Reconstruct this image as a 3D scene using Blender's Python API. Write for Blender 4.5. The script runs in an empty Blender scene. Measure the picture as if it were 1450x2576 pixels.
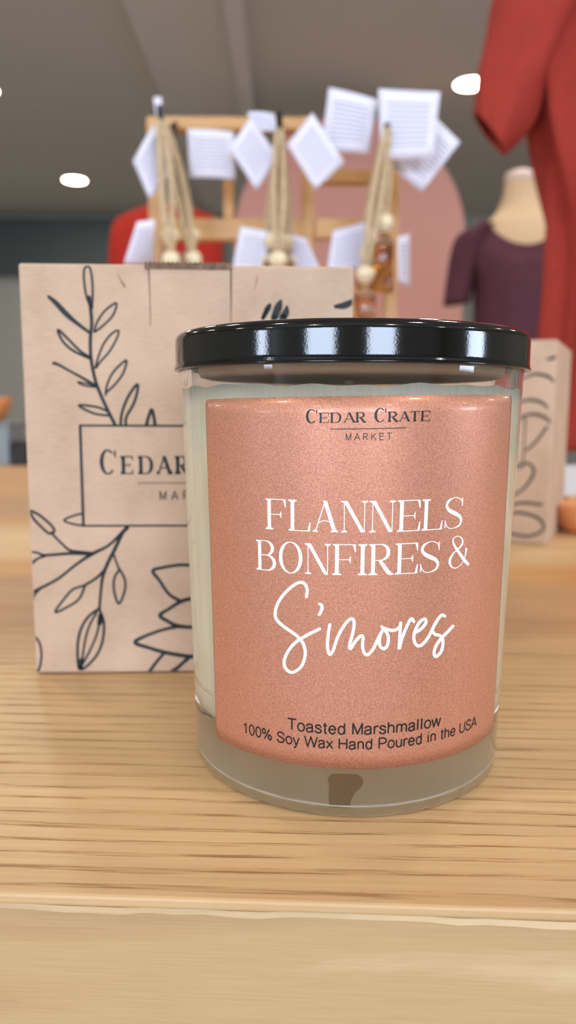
import bpy, bmesh, math, random
from mathutils import Vector, Matrix
random.seed(7)
SC = bpy.context.scene
COL = SC.collection
R = math.radians

# ------------------------------------------------------------------ camera
F_PX, PITCH, ROLL = 1885.0, 0.1364, 0.004
TZ = 0.95                      # height of the table top
CZ = TZ + 0.08566              # camera height
CAM = Vector((0, 0, CZ))
FW = Vector((0, math.cos(PITCH), -math.sin(PITCH)))
UP = Vector((0, math.sin(PITCH), math.cos(PITCH)))
EX = Vector((1, 0, 0))
c_, s_ = math.cos(ROLL), math.sin(ROLL)
RT = EX * c_ + UP * s_
UPR = UP * c_ - EX * s_


def ray(px, py):
    return (FW + RT * ((px - 725) / F_PX) - UPR * ((py - 1288) / F_PX))


def at(px, py, Y):
    d = ray(px, py)
    return CAM + d * (Y / d.y)


def ground(px, py, z=TZ):
    d = ray(px, py)
    return CAM + d * ((z - CZ) / d.z)


cam_d = bpy.data.cameras.new('camera')
cam = bpy.data.objects.new('camera', cam_d)
COL.objects.link(cam)
M = Matrix((RT, UPR, -FW)).transposed().to_4x4()
M.translation = CAM
cam.matrix_world = M
cam_d.sensor_fit = 'VERTICAL'
cam_d.sensor_height = 36.0
cam_d.lens = 36.0 * F_PX / 2576
cam_d.clip_start = 0.01
cam_d.dof.use_dof = True
cam_d.dof.focus_distance = 0.150
cam_d.dof.aperture_fstop = cam_d.lens / 1.9
SC.camera = cam

SC.view_settings.view_transform = 'Standard'
SC.view_settings.look = 'None'
SC.view_settings.gamma = 1
SC.view_settings.exposure = -0.28
SC.cycles.use_denoising = True
SC.cycles.max_bounces = 28
SC.cycles.transmission_bounces = 24
SC.cycles.diffuse_bounces = 12
SC.cycles.glossy_bounces = 12
SC.cycles.sample_clamp_indirect = 40
SC.cycles.caustics_reflective = True
SC.cycles.caustics_refractive = True


# ------------------------------------------------------------------ materials
def lin(c):
    return tuple(((v / 255) / 12.92 if v <= 10 else ((v / 255 + .055) / 1.055) ** 2.4) for v in c) + (1,)


def new_mat(name):
    m = bpy.data.materials.new(name)
    m.use_nodes = True
    return m, m.node_tree.nodes, m.node_tree.links, m.node_tree.nodes['Principled BSDF']


def mat(name, rgb, rough=.6, metal=0, spec=.5, noise=0, nscale=60, bump=0, bscale=400, stretch=(1, 1, 1),
        trans=0, ior=1.5, coat=0, sheen=0, emit=None, estr=0, bdist=.001):
    m, N, L, P = new_mat(name)
    P.inputs['Base Color'].default_value = lin(rgb)
    P.inputs['Roughness'].default_value = rough
    P.inputs['Metallic'].default_value = metal
    P.inputs['Specular IOR Level'].default_value = spec
    P.inputs['Transmission Weight'].default_value = trans
    P.inputs['IOR'].default_value = ior
    P.inputs['Coat Weight'].default_value = coat
    P.inputs['Sheen Weight'].default_value = sheen
    if emit:
        P.inputs['Emission Color'].default_value = lin(emit)
        P.inputs['Emission Strength'].default_value = estr
    tc = N.new('ShaderNodeTexCoord')
    mp = N.new('ShaderNodeMapping')
    mp.inputs['Scale'].default_value = stretch
    L.new(tc.outputs['Object'], mp.inputs[0])
    if noise:
        n = N.new('ShaderNodeTexNoise')
        n.inputs['Scale'].default_value = nscale
        n.inputs['Detail'].default_value = 5
        L.new(mp.outputs[0], n.inputs[0])
        hs = N.new('ShaderNodeMapRange')
        hs.inputs[1].default_value = .3
        hs.inputs[2].default_value = .7
        hs.inputs[3].default_value = 1 - noise
        hs.inputs[4].default_value = 1 + noise
        L.new(n.outputs[0], hs.inputs[0])
        mx = N.new('ShaderNodeVectorMath')
        mx.operation = 'SCALE'
        mx.inputs[0].default_value = lin(rgb)[:3]
        L.new(hs.outputs[0], mx.inputs['Scale'])
        L.new(mx.outputs[0], P.inputs['Base Color'])
    if bump:
        n = N.new('ShaderNodeTexNoise')
        n.inputs['Scale'].default_value = bscale
        n.inputs['Detail'].default_value = 3
        L.new(mp.outputs[0], n.inputs[0])
        b = N.new('ShaderNodeBump')
        b.inputs['Strength'].default_value = bump
        b.inputs['Distance'].default_value = bdist
        L.new(n.outputs[0], b.inputs['Height'])
        L.new(b.outputs[0], P.inputs['Normal'])
    return m


def ramp(N, stops, interp='LINEAR'):
    r = N.new('ShaderNodeValToRGB')
    r.color_ramp.interpolation = interp
    e = r.color_ramp.elements
    e[0].position, e[0].color = stops[0][0], stops[0][1]
    e[1].position, e[1].color = stops[1][0], stops[1][1]
    for p, c in stops[2:]:
        x = e.new(p)
        x.color = c
    return r


def mixrgb(N, L, mode, fac, a, b):
    m = N.new('ShaderNodeMix')
    m.data_type = 'RGBA'
    m.blend_type = mode
    for s, v in ((m.inputs[0], fac), (m.inputs[6], a), (m.inputs[7], b)):
        if hasattr(v, 'links') or hasattr(v, 'is_linked'):
            L.new(v, s)
        else:
            s.default_value = v
    return m.outputs[2]


def wood_top():
    """oak/ash boards: long grain along x, open pores in wandering bands"""
    m, N, L, P = new_mat('ash wood top')
    tc = N.new('ShaderNodeTexCoord')
    def mapped(scale, loc=(0, 0, 0)):
        q = N.new('ShaderNodeMapping')
        q.inputs['Scale'].default_value = scale
        q.inputs['Location'].default_value = loc
        L.new(tc.outputs['Object'], q.inputs[0])
        return q.outputs[0]
    def noise(vec, scale, detail=4, rough=.55, dist=0):
        n = N.new('ShaderNodeTexNoise')
        n.inputs['Scale'].default_value = scale
        n.inputs['Detail'].default_value = detail
        n.inputs['Roughness'].default_value = rough
        n.inputs['Distortion'].default_value = dist
        L.new(vec, n.inputs[0])
        return n.outputs[0]
    # board tone across y
    sx = N.new('ShaderNodeSeparateXYZ')
    L.new(tc.outputs['Object'], sx.inputs[0])
    mr = N.new('ShaderNodeMapRange')
    mr.inputs[1].default_value = 0
    mr.inputs[2].default_value = 1.0
    L.new(sx.outputs[1], mr.inputs[0])
    A, B, C, D, E = lin((208, 174, 130)), lin((214, 180, 134)), lin((188, 148, 108)), lin((218, 184, 138)), lin((200, 150, 94))
    tone = ramp(N, [(0, A), (.07, B), (.13, B), (.17, C), (.235, C), (.26, E), (.28, E), (.31, D), (.40, D), (.43, E), (.55, C), (.62, E), (1, E)])
    L.new(mr.outputs[0], tone.inputs[0])
    col = tone.outputs[0]
    soft = ramp(N, [(.3, (.80, .76, .70, 1)), (.7, (1.1, 1.1, 1.1, 1))])
    L.new(noise(mapped((2.0, 60, 20)), 1.5, 5), soft.inputs[0])
    col = mixrgb(N, L, 'MULTIPLY', .7, col, soft.outputs[0])
    fine = ramp(N, [(.3, (.84, .80, .74, 1)), (.65, (1.05, 1.05, 1.05, 1))])
    L.new(noise(mapped((12, 900, 200)), 1.0, 3), fine.inputs[0])
    col = mixrgb(N, L, 'MULTIPLY', .55, col, fine.outputs[0])
    # growth ring bands carrying the pores
    wv = N.new('ShaderNodeTexWave')
    wv.bands_direction = 'Y'
    wv.inputs['Scale'].default_value = 62
    wv.inputs['Distortion'].default_value = 5.5
    wv.inputs['Detail'].default_value = 3
    wv.inputs['Detail Scale'].default_value = .9
    L.new(mapped((.13, 1, 1)), wv.inputs[0])
    band = ramp(N, [(.70, (0, 0, 0, 1)), (.97, (1, 1, 1, 1))])
    L.new(wv.outputs['Fac'], band.inputs[0])
    dash = ramp(N, [(.50, (0, 0, 0, 1)), (.60, (1, 1, 1, 1))])
    L.new(noise(mapped((45, 1500, 400)), 1.0, 3, .6), dash.inputs[0])
    pore = N.new('ShaderNodeMath')
    pore.operation = 'MULTIPLY'
    L.new(band.outputs[0], pore.inputs[0])
    L.new(dash.outputs[0], pore.inputs[1])
    soft_p = N.new('ShaderNodeMath')
    soft_p.operation = 'MULTIPLY'
    soft_p.inputs[1].default_value = .75
    L.new(pore.outputs[0], soft_p.inputs[0])
    col = mixrgb(N, L, 'MULTIPLY', band.outputs[0], col, (.95, .90, .83, 1))
    col = mixrgb(N, L, 'MIX', soft_p.outputs[0], col, lin((146, 104, 62)))
    L.new(col, P.inputs['Base Color'])
    P.inputs['Roughness'].default_value = .42
    P.inputs['Specular IOR Level'].default_value = .35
    b = N.new('ShaderNodeBump')
    b.inputs['Strength'].default_value = .5
    b.inputs['Distance'].default_value = .0004
    b.invert = True
    L.new(pore.outputs[0], b.inputs['Height'])
    L.new(b.outputs[0], P.inputs['Normal'])
    return m


def wood_face(name, base, light, dark):
    m, N, L, P = new_mat(name)
    tc = N.new('ShaderNodeTexCoord')
    def nz(scale, s, d=5, dist=0., loc=(0, 0, 0)):
        q = N.new('ShaderNodeMapping')
        q.inputs['Scale'].default_value = scale
        q.inputs['Location'].default_value = loc
        L.new(tc.outputs['Object'], q.inputs[0])
        n = N.new('ShaderNodeTexNoise')
        n.inputs['Scale'].default_value = s
        n.inputs['Detail'].default_value = d
        n.inputs['Distortion'].default_value = dist
        L.new(q.outputs[0], n.inputs[0])
        return n.outputs[0]
    big = ramp(N, [(.28, lin(dark)), (.46, lin(base)), (.60, lin(base)), (.78, lin(light))])
    L.new(nz((4, 1, 22), 1.6, 4, .8, (.31, 0, .2)), big.inputs[0])
    f = ramp(N, [(.3, (.90, .88, .84, 1)), (.7, (1.04, 1.04, 1.04, 1))])
    L.new(nz((60, 60, 2500), 1, 3), f.inputs[0])
    col = mixrgb(N, L, 'MULTIPLY', .7, big.outputs[0], f.outputs[0])
    L.new(col, P.inputs['Base Color'])
    P.inputs['Roughness'].default_value = .45
    return m


def kraft():
    m, N, L, P = new_mat('kraft cardboard')
    tc = N.new('ShaderNodeTexCoord')
    n = N.new('ShaderNodeTexNoise')
    n.inputs['Scale'].default_value = 55
    n.inputs['Detail'].default_value = 6
    L.new(tc.outputs['Object'], n.inputs[0])
    r = ramp(N, [(.3, lin((188, 160, 136))), (.7, lin((205, 177, 153)))])
    L.new(n.outputs[0], r.inputs[0])
    q = N.new('ShaderNodeMapping')
    q.inputs['Scale'].default_value = (300, 300, 1400)
    L.new(tc.outputs['Object'], q.inputs[0])
    n2 = N.new('ShaderNodeTexNoise')
    n2.inputs['Scale'].default_value = 1
    L.new(q.outputs[0], n2.inputs[0])
    r2 = ramp(N, [(.3, (.93, .92, .91, 1)), (.7, (1.04, 1.04, 1.04, 1))])
    L.new(n2.outputs[0], r2.inputs[0])
    L.new(mixrgb(N, L, 'MULTIPLY', .8, r.outputs[0], r2.outputs[0]), P.inputs['Base Color'])
    P.inputs['Roughness'].default_value = .85
    P.inputs['Specular IOR Level'].default_value = .2
    return m


def label_mat():
    m, N, L, P = new_mat('rose gold satin label')
    tc = N.new('ShaderNodeTexCoord')
    n = N.new('ShaderNodeTexNoise')
    n.inputs['Scale'].default_value = 3200
    n.inputs['Detail'].default_value = 2
    L.new(tc.outputs['Object'], n.inputs[0])
    r = ramp(N, [(.3, lin((178, 118, 92))), (.7, lin((214, 151, 124)))])
    L.new(n.outputs[0], r.inputs[0])
    L.new(r.outputs[0], P.inputs['Base Color'])
    P.inputs['Metallic'].default_value = .45
    P.inputs['Roughness'].default_value = .42
    b = N.new('ShaderNodeBump')
    b.inputs['Strength'].default_value = .35
    b.inputs['Distance'].default_value = .0001
    L.new(n.outputs[0], b.inputs['Height'])
    L.new(b.outputs[0], P.inputs['Normal'])
    P.inputs['Coat Weight'].default_value = .25
    P.inputs['Coat Roughness'].default_value = .12
    return m


def tag_mat():
    """white card with rows of tiny grey print"""
    m, N, L, P = new_mat('printed white card')
    uv = N.new('ShaderNodeUVMap')
    sp = N.new('ShaderNodeSeparateXYZ')
    L.new(uv.outputs[0], sp.inputs[0])
    def band(sock, lo, hi):
        a = N.new('ShaderNodeMath'); a.operation = 'GREATER_THAN'; a.inputs[1].default_value = lo
        b = N.new('ShaderNodeMath'); b.operation = 'LESS_THAN'; b.inputs[1].default_value = hi
        c = N.new('ShaderNodeMath'); c.operation = 'MULTIPLY'
        L.new(sock, a.inputs[0]); L.new(sock, b.inputs[0])
        L.new(a.outputs[0], c.inputs[0]); L.new(b.outputs[0], c.inputs[1])
        return c.outputs[0]
    fr = N.new('ShaderNodeMath'); fr.operation = 'MULTIPLY'; fr.inputs[1].default_value = 13
    L.new(sp.outputs[1], fr.inputs[0])
    f2 = N.new('ShaderNodeMath'); f2.operation = 'FRACT'
    L.new(fr.outputs[0], f2.inputs[0])
    rows = band(f2.outputs[0], .3, .72)
    k = N.new('ShaderNodeMath'); k.operation = 'MULTIPLY'
    L.new(rows, k.inputs[0]); L.new(band(sp.outputs[0], .14, .86), k.inputs[1])
    k2 = N.new('ShaderNodeMath'); k2.operation = 'MULTIPLY'
    L.new(k.outputs[0], k2.inputs[0]); L.new(band(sp.outputs[1], .15, .84), k2.inputs[1])
    L.new(mixrgb(N, L, 'MIX', k2.outputs[0], lin((228, 228, 244)), lin((168, 168, 190))), P.inputs['Base Color'])
    P.inputs['Roughness'].default_value = .6
    return m


def wax_mat():
    m, N, L, P = new_mat('soy wax')
    tc = N.new('ShaderNodeTexCoord')
    n = N.new('ShaderNodeTexNoise'); n.inputs['Scale'].default_value = 70; n.inputs['Detail'].default_value = 5
    L.new(tc.outputs['Object'], n.inputs[0])
    r = ramp(N, [(.35, lin((247, 236, 206))), (.65, lin((254, 246, 224)))])
    L.new(n.outputs[0], r.inputs[0])
    q = N.new('ShaderNodeMapping'); q.inputs['Scale'].default_value = (700, 700, 12)
    L.new(tc.outputs['Object'], q.inputs[0])
    n2 = N.new('ShaderNodeTexNoise'); n2.inputs['Scale'].default_value = 1
    L.new(q.outputs[0], n2.inputs[0])
    r2 = ramp(N, [(.35, (.93, .95, .93, 1)), (.6, (1.03, 1.03, 1.03, 1))])
    L.new(n2.outputs[0], r2.inputs[0])
    L.new(mixrgb(N, L, 'MULTIPLY', .7, r.outputs[0], r2.outputs[0]), P.inputs['Base Color'])
    P.inputs['Roughness'].default_value = .5
    return m


MAT = dict(
    top=wood_top(),
    face=wood_face('birch apron board', (190, 158, 114), (216, 188, 150), (172, 136, 96)),
    band=wood_face('splintered veneer edge', (214, 186, 146), (236, 222, 196), (168, 128, 88)),
    rackwood=wood_face('honey pine', (206, 160, 104), (220, 178, 122), (188, 138, 80)),
    kraft=kraft(),
    kraftcut=mat('corrugated cut edge', (122, 96, 78), .9, noise=.4, nscale=420),
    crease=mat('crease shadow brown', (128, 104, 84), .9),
    ink=mat('dark printing ink', (44, 50, 52), .7, spec=.3),
    label=label_mat(),
    black=mat('black lettering ink', (22, 18, 16), .45),
    white=mat('white lettering ink', (240, 238, 240), .45),
    wax=wax_mat(),
    glass=mat('clear glass', (254, 255, 254), .0, trans=1, ior=1.5),
    lid=mat('glossy black lacquer', (2, 2, 3), .09, spec=.55, bump=.16, bscale=2400, bdist=.00006),
    base_disc=mat('pale grey added base disc', (228, 216, 194), .7),
    mark=mat('brown painted reflection', (176, 156, 124), .7),
    seal=mat('tan lid seal', (178, 138, 104), .5),
    lidin=mat('dull inner lid', (70, 66, 62), .4, metal=.5),
    tag=tag_mat(),
    cord=mat('natural jute twine', (198, 176, 140), .9, noise=.25, nscale=500, bump=.6, bscale=900, bdist=.0006),
    bead=mat('pale turned wood', (232, 216, 178), .45, noise=.06, nscale=120),
    amber=mat('amber oil', (232, 178, 96), .05, trans=.9, ior=1.4),
    blackmetal=mat('black metal', (30, 28, 26), .4, metal=.6),
    chrome=mat('brushed steel', (170, 170, 172), .3, metal=1),
    red=mat('brick red jersey', (160, 58, 48), .9, spec=.2, noise=.06, nscale=25),
    red2=mat('bright red knit', (172, 46, 34), .9, spec=.2),
    maroon=mat('plum jersey', (92, 54, 66), .9, spec=.2, noise=.08, nscale=25),
    skin=mat('beige linen bust form', (222, 190, 152), .8),
    cap=mat('pale pink neck cap', (226, 198, 188), .6),
    pink=mat('dusty pink paint', (216, 158, 146), .8),
    wall=mat('warm grey wall paint', (176, 178, 170), .85),
    ceil=mat('grey ceiling paint', (196, 196, 190), .9),
    ceil2=mat('pale soffit paint', (206, 206, 202), .9),
    floor=mat('beige vinyl floor', (176, 160, 142), .5, noise=.1, nscale=5),
    teal=mat('dark teal painted header', (74, 84, 86), .7),
    trim=mat('white painted trim', (210, 210, 208), .5),
    darkbox=mat('charcoal crate', (44, 42, 40), .7),
    orange=mat('orange ceramic', (214, 140, 84), .5),
    bluegrey=mat('blue grey plastic', (140, 150, 154), .5),
    pane=mat('bright daylight pane', (0, 0, 0), .5, emit=(214, 230, 255), estr=27),
    bulb=mat('lit warm diffuser', (0, 0, 0), .5, emit=(255, 238, 212), estr=30),
)


# ------------------------------------------------------------------ object helpers
def tag(o, label=None, cat=None, group=None, kind=None):
    if label: o['label'] = label
    if cat: o['category'] = cat
    if group: o['group'] = group
    if kind: o['kind'] = kind
    return o


def link(name, me, mats, parent=None, smooth=False):
    o = bpy.data.objects.new(name, me)
    COL.objects.link(o)
    for m in (mats if isinstance(mats, (list, tuple)) else [mats]):
        me.materials.append(MAT[m])
    if smooth:
        for p in me.polygons:
            p.use_smooth = True
    if parent:
        o.parent = parent
    return o


def from_bm(name, bm, m, parent=None, smooth=False, recalc=True):
    if recalc:
        bmesh.ops.recalc_face_normals(bm, faces=bm.faces)
    me = bpy.data.meshes.new(name)
    bm.to_mesh(me)
    bm.free()
    return link(name, me, m, parent, smooth)


def empty(name, loc, rz=0.0):
    o = bpy.data.objects.new(name, None)
    COL.objects.link(o)
    o.location = loc
    o.rotation_euler = (0, 0, rz)
    o.empty_display_size = .02
    return o


def bx(bm, x0, x1, y0, y1, z0, z1, bev=0.0, seg=2):
    vs = [bm.verts.new(p) for p in ((x0, y0, z0), (x1, y0, z0), (x1, y1, z0), (x0, y1, z0),
                                    (x0, y0, z1), (x1, y0, z1), (x1, y1, z1), (x0, y1, z1))]
    fs = [bm.faces.new([vs[i] for i in q]) for q in ((3, 2, 1, 0), (4, 5, 6, 7), (0, 1, 5, 4), (1, 2, 6, 5), (2, 3, 7, 6), (3, 0, 4, 7))]
    if bev:
        es = set(e for f in fs for e in f.edges)
        bmesh.ops.bevel(bm, geom=list(es), offset=bev, segments=seg, affect='EDGES', profile=.5)


def box(name, m, ext, parent=None, bev=0.0, seg=2):
    bm = bmesh.new()
    bx(bm, *ext, bev, seg)
    return from_bm(name, bm, m, parent)


def lathe(bm, prof, n=96, cx=0, cy=0, closed=True):
    """profile [(r,z)] revolved; r=0 points collapse"""
    rings = []
    for r, z in prof:
        if r < 1e-7:
            rings.append([bm.verts.new((cx, cy, z))])
        else:
            rings.append([bm.verts.new((cx + r * math.cos(2 * math.pi * i / n), cy + r * math.sin(2 * math.pi * i / n), z)) for i in range(n)])
    for a, b in zip(rings, rings[1:]):
        for i in range(n):
            j = (i + 1) % n
            if len(a) == 1 and len(b) == 1:
                continue
            if len(a) == 1:
                bm.faces.new((a[0], b[j], b[i]))
            elif len(b) == 1:
                bm.faces.new((a[i], a[j], b[0]))
            else:
                bm.faces.new((a[i], a[j], b[j], b[i]))
    return rings


def loft(bm, rings, cap0=False, cap1=False):
    vr = [[bm.verts.new(p) for p in r] for r in rings]
    n = len(vr[0])
    for a, b in zip(vr, vr[1:]):
        for i in range(n):
            j = (i + 1) % n
            bm.faces.new((a[i], a[j], b[j], b[i]))
    if cap0: bm.faces.new(vr[0][::-1])
    if cap1: bm.faces.new(vr[-1])
    return vr


def tube(bm, pts, r, n=8, cap=True, twist=0.0):
    pts = [Vector(p) for p in pts]
    rings = []
    prev = None
    for i, p in enumerate(pts):
        d = (pts[min(i + 1, len(pts) - 1)] - pts[max(i - 1, 0)]).normalized()
        a = prev if prev is not None else (Vector((1, 0, 0)) if abs(d.x) < .9 else Vector((0, 0, 1)))
        a = (a - d * a.dot(d)).normalized()
        prev = a
        b = d.cross(a)
        rr = r[i] if isinstance(r, (list, tuple)) else r
        rings.append([p + a * (rr * math.cos(2 * math.pi * k / n)) + b * (rr * math.sin(2 * math.pi * k / n)) for k in range(n)])
    loft(bm, rings, cap, cap)


def cr(pts, n=6):
    """Catmull-Rom through points of any dimension"""
    out = []
    P = [pts[0]] + list(pts) + [pts[-1]]
    for i in range(1, len(P) - 2):
        for k in range(n):
            t = k / n
            out.append(tuple(.5 * ((2 * b) + (-a + c) * t + (2 * a - 5 * b + 4 * c - d) * t * t + (-a + 3 * b - 3 * c + d) * t ** 3)
                             for a, b, c, d in zip(P[i - 1], P[i], P[i + 1], P[i + 2])))
    out.append(tuple(pts[-1]))
    return out


def strip(pts, cap=True):
    """variable width stroke [(x,y,w)] -> list of polygons"""
    L_, R_ = [], []
    n = len(pts)
    for i, (x, y, w) in enumerate(pts):
        a, b = pts[max(i - 1, 0)], pts[min(i + 1, n - 1)]
        dx, dy = b[0] - a[0], b[1] - a[1]
        l = math.hypot(dx, dy) or 1
        nx, ny = -dy / l * w / 2, dx / l * w / 2
        L_.append((x + nx, y + ny)); R_.append((x - nx, y - ny))
    polys = [[L_[i], L_[i + 1], R_[i + 1], R_[i]] for i in range(n - 1)]
    if cap:
        for (x, y, w) in (pts[0], pts[-1]):
            polys.append([(x + w / 2 * math.cos(k * math.pi / 5), y + w / 2 * math.sin(k * math.pi / 5)) for k in range(10)])
    return polys


def stroke(pts, w, n=6, cap=True):
    q = [(p[0], p[1], p[2] if len(p) > 2 else w) for p in pts]
    return strip(cr(q, n), cap)


# ------------------------------------------------------------------ serif letter shapes (cap height 1)
def serif_glyph(ch, W, sw=.13, hw=.03, t=.03, l=.08):
    P = []
    def rect(x0, y0, x1, y1): P.append([(x0, y0), (x1, y0), (x1, y1), (x0, y1)])
    def ser(xc, w, y, up, lf=l, rg=l):
        s = 1 if up else -1
        P.append([(xc - w / 2 - lf, y), (xc + w / 2 + rg, y), (xc + w / 2 + rg, y + s * t), (xc + w / 2, y + s * t * 2.6),
                  (xc - w / 2, y + s * t * 2.6), (xc - w / 2 - lf, y + s * t)])
    def diag(xa, ya, xb, yb, w): P.append([(xa - w / 2, ya), (xa + w / 2, ya), (xb + w / 2, yb), (xb - w / 2, yb)])
    def tick(x, y, s, h=.26, bw=.09):          # triangular arm ending
        P.append([(x, y), (x - bw, y), (x - bw, y + s * t), (x - .02, y + s * h), (x + .012, y + s * h)])
    def bowl(x0, y0, x1, y1, swk=sw):
        k = x0 + (x1 - x0) * .42
        pts = [(x0, y1 - hw / 2, hw)]
        for i in range(17):
            a = math.pi / 2 - math.pi * i / 16
            pts.append((k + (x1 - swk / 2 - k) * math.cos(a), (y0 + y1) / 2 + ((y1 - y0) / 2 - hw / 2) * math.sin(a),
                        hw + (swk - hw) * abs(math.cos(a)) ** 1.3))
        pts.append((x0, y0 + hw / 2, hw))
        P.extend(strip(pts, False))
    x = l * .8 + sw / 2
    if ch in 'FELBDRIP':
        if ch == 'I': x = W / 2
        rect(x - sw / 2, 0, x + sw / 2, 1)
    if ch in 'FIR': ser(x, sw, 0, True)
    if ch in 'IL': ser(x, sw, 1, False)
    if ch in 'ELBD': ser(x, sw, 0, True, l * .9, 0)
    if ch in 'FEBDRP': ser(x, sw, 1, False, l * .9, 0)
    if ch in 'FE':
        rect(x, 1 - t, W, 1); tick(W, 1, -1)
        rect(x, .5 - hw / 2, W * .78, .5 + hw / 2)
        P.append([(W * .78 + .01, .5 - .14), (W * .78 + .01, .5 + .14), (W * .78 - .05, .5 + .02), (W * .78 - .05, .5 - .02)])
    if ch in 'EL':
        rect(x, 0, W, t); tick(W + .01, 0, 1, .3)
    if ch == 'D': bowl(x, 0, W, 1)
    if ch == 'B': bowl(x, .5, W * .9, 1, sw * .95); bowl(x, 0, W, .53)
    if ch == 'R':
        bowl(x, .46, W * .84, 1, sw * .95)
        P.extend(strip(cr([(W * .42, .48, sw * .7), (W * .58, .30, sw), (W * .80, .07, sw), (W * .96, .02, sw * .45)], 5), False))
        rect(W * .86, 0, W + .02, t)
    if ch == 'A':
        diag(W * .13, 0, W * .5, 1, hw * 1.3); diag(W - .11 - sw * .2, 0, W * .5 - sw * .12, 1, sw * 1.05)
        ser(W * .13, hw, 0, True, l * .8, l * .8); ser(W - .11 - sw * .2, sw * .9, 0, True, l * .8, l * .6)
        P.extend(strip(cr([(W * .22, .27, hw), (W * .36, .34, hw), (W * .52, .36, hw), (W * .72, .30, hw)], 4), False))
    if ch == 'N':
        a, b = l * 1.1, W - l * 1.1
        rect(a - hw / 2, 0, a + hw / 2, 1); rect(b - hw / 2, 0, b + hw / 2, 1)
        diag(a + sw * .2, 1, b - sw * .35, 0, sw * 1.05)
        ser(a, hw, 0, True); ser(b, hw, 1, False); ser(a, sw * .4, 1, False, l, 0)
    if ch == 'T':
        x = W / 2
        rect(x - sw / 2, 0, x + sw / 2, 1); ser(x, sw, 0, True); rect(0, 1 - t, W, 1)
        P.append([(0, 1), (.07, 1), (.06, 1 - t), (.02, 1 - .22), (-.01, 1 - .22)])
        P.append([(W, 1), (W - .07, 1), (W - .06, 1 - t), (W - .02, 1 - .22), (W + .01, 1 - .22)])
    if ch in 'OC':
        pts = []
        a0, a1 = (0, 360) if ch == 'O' else (48, 318)
        for i in range(41):
            a = R(a0 + (a1 - a0) * i / 40)
            pts.append((W / 2 + (W / 2 - sw / 2) * math.cos(a) * (1.08 if ch == 'C' and math.cos(a) > 0 else 1), .5 + (.52 - hw / 2) * math.sin(a),
                        hw + (sw - hw) * abs(math.cos(a)) ** 1.2 * (1 if ch == 'O' or math.cos(a) < 0 else .35)))
        P.extend(strip(pts, False))
        if ch == 'C':
            P.append([(W - .02, 1.0), (W + .01, 1.0), (W + .01, .68), (W - .02, .68), (W - .09, .86)])
    if ch == 'S':
        q = [(.93, .74, hw), (.86, .90, hw * 1.3), (.66, .99, hw), (.42, .99, hw * 1.1), (.18, .90, sw * .7), (.10, .74, sw * .8), (.24, .60, sw * .95),
             (.50, .50, sw * 1.1), (.76, .40, sw * .95), (.90, .26, sw * .85), (.82, .09, sw * .6), (.56, .01, hw * 1.1), (.30, .01, hw), (.12, .12, hw * 1.3), (.05, .28, hw)]
        P.extend(strip(cr([(a * W, b, w) for a, b, w in q], 5), False))
        P.append([(W * .93 - .03, .98), (W * .93 + .02, .98), (W * .93 + .02, .70), (W * .93 - .01, .70)])
        P.append([(W * .05 - .015, .02), (W * .05 + .03, .02), (W * .05 + .01, .30), (W * .05 - .015, .30)])
    return P


def arc(cx, cy, rx, ry, a0, a1, n=12):
    return [(cx + rx * math.cos(R(a0 + (a1 - a0) * i / n)), cy + ry * math.sin(R(a0 + (a1 - a0) * i / n))) for i in range(n + 1)]


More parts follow.
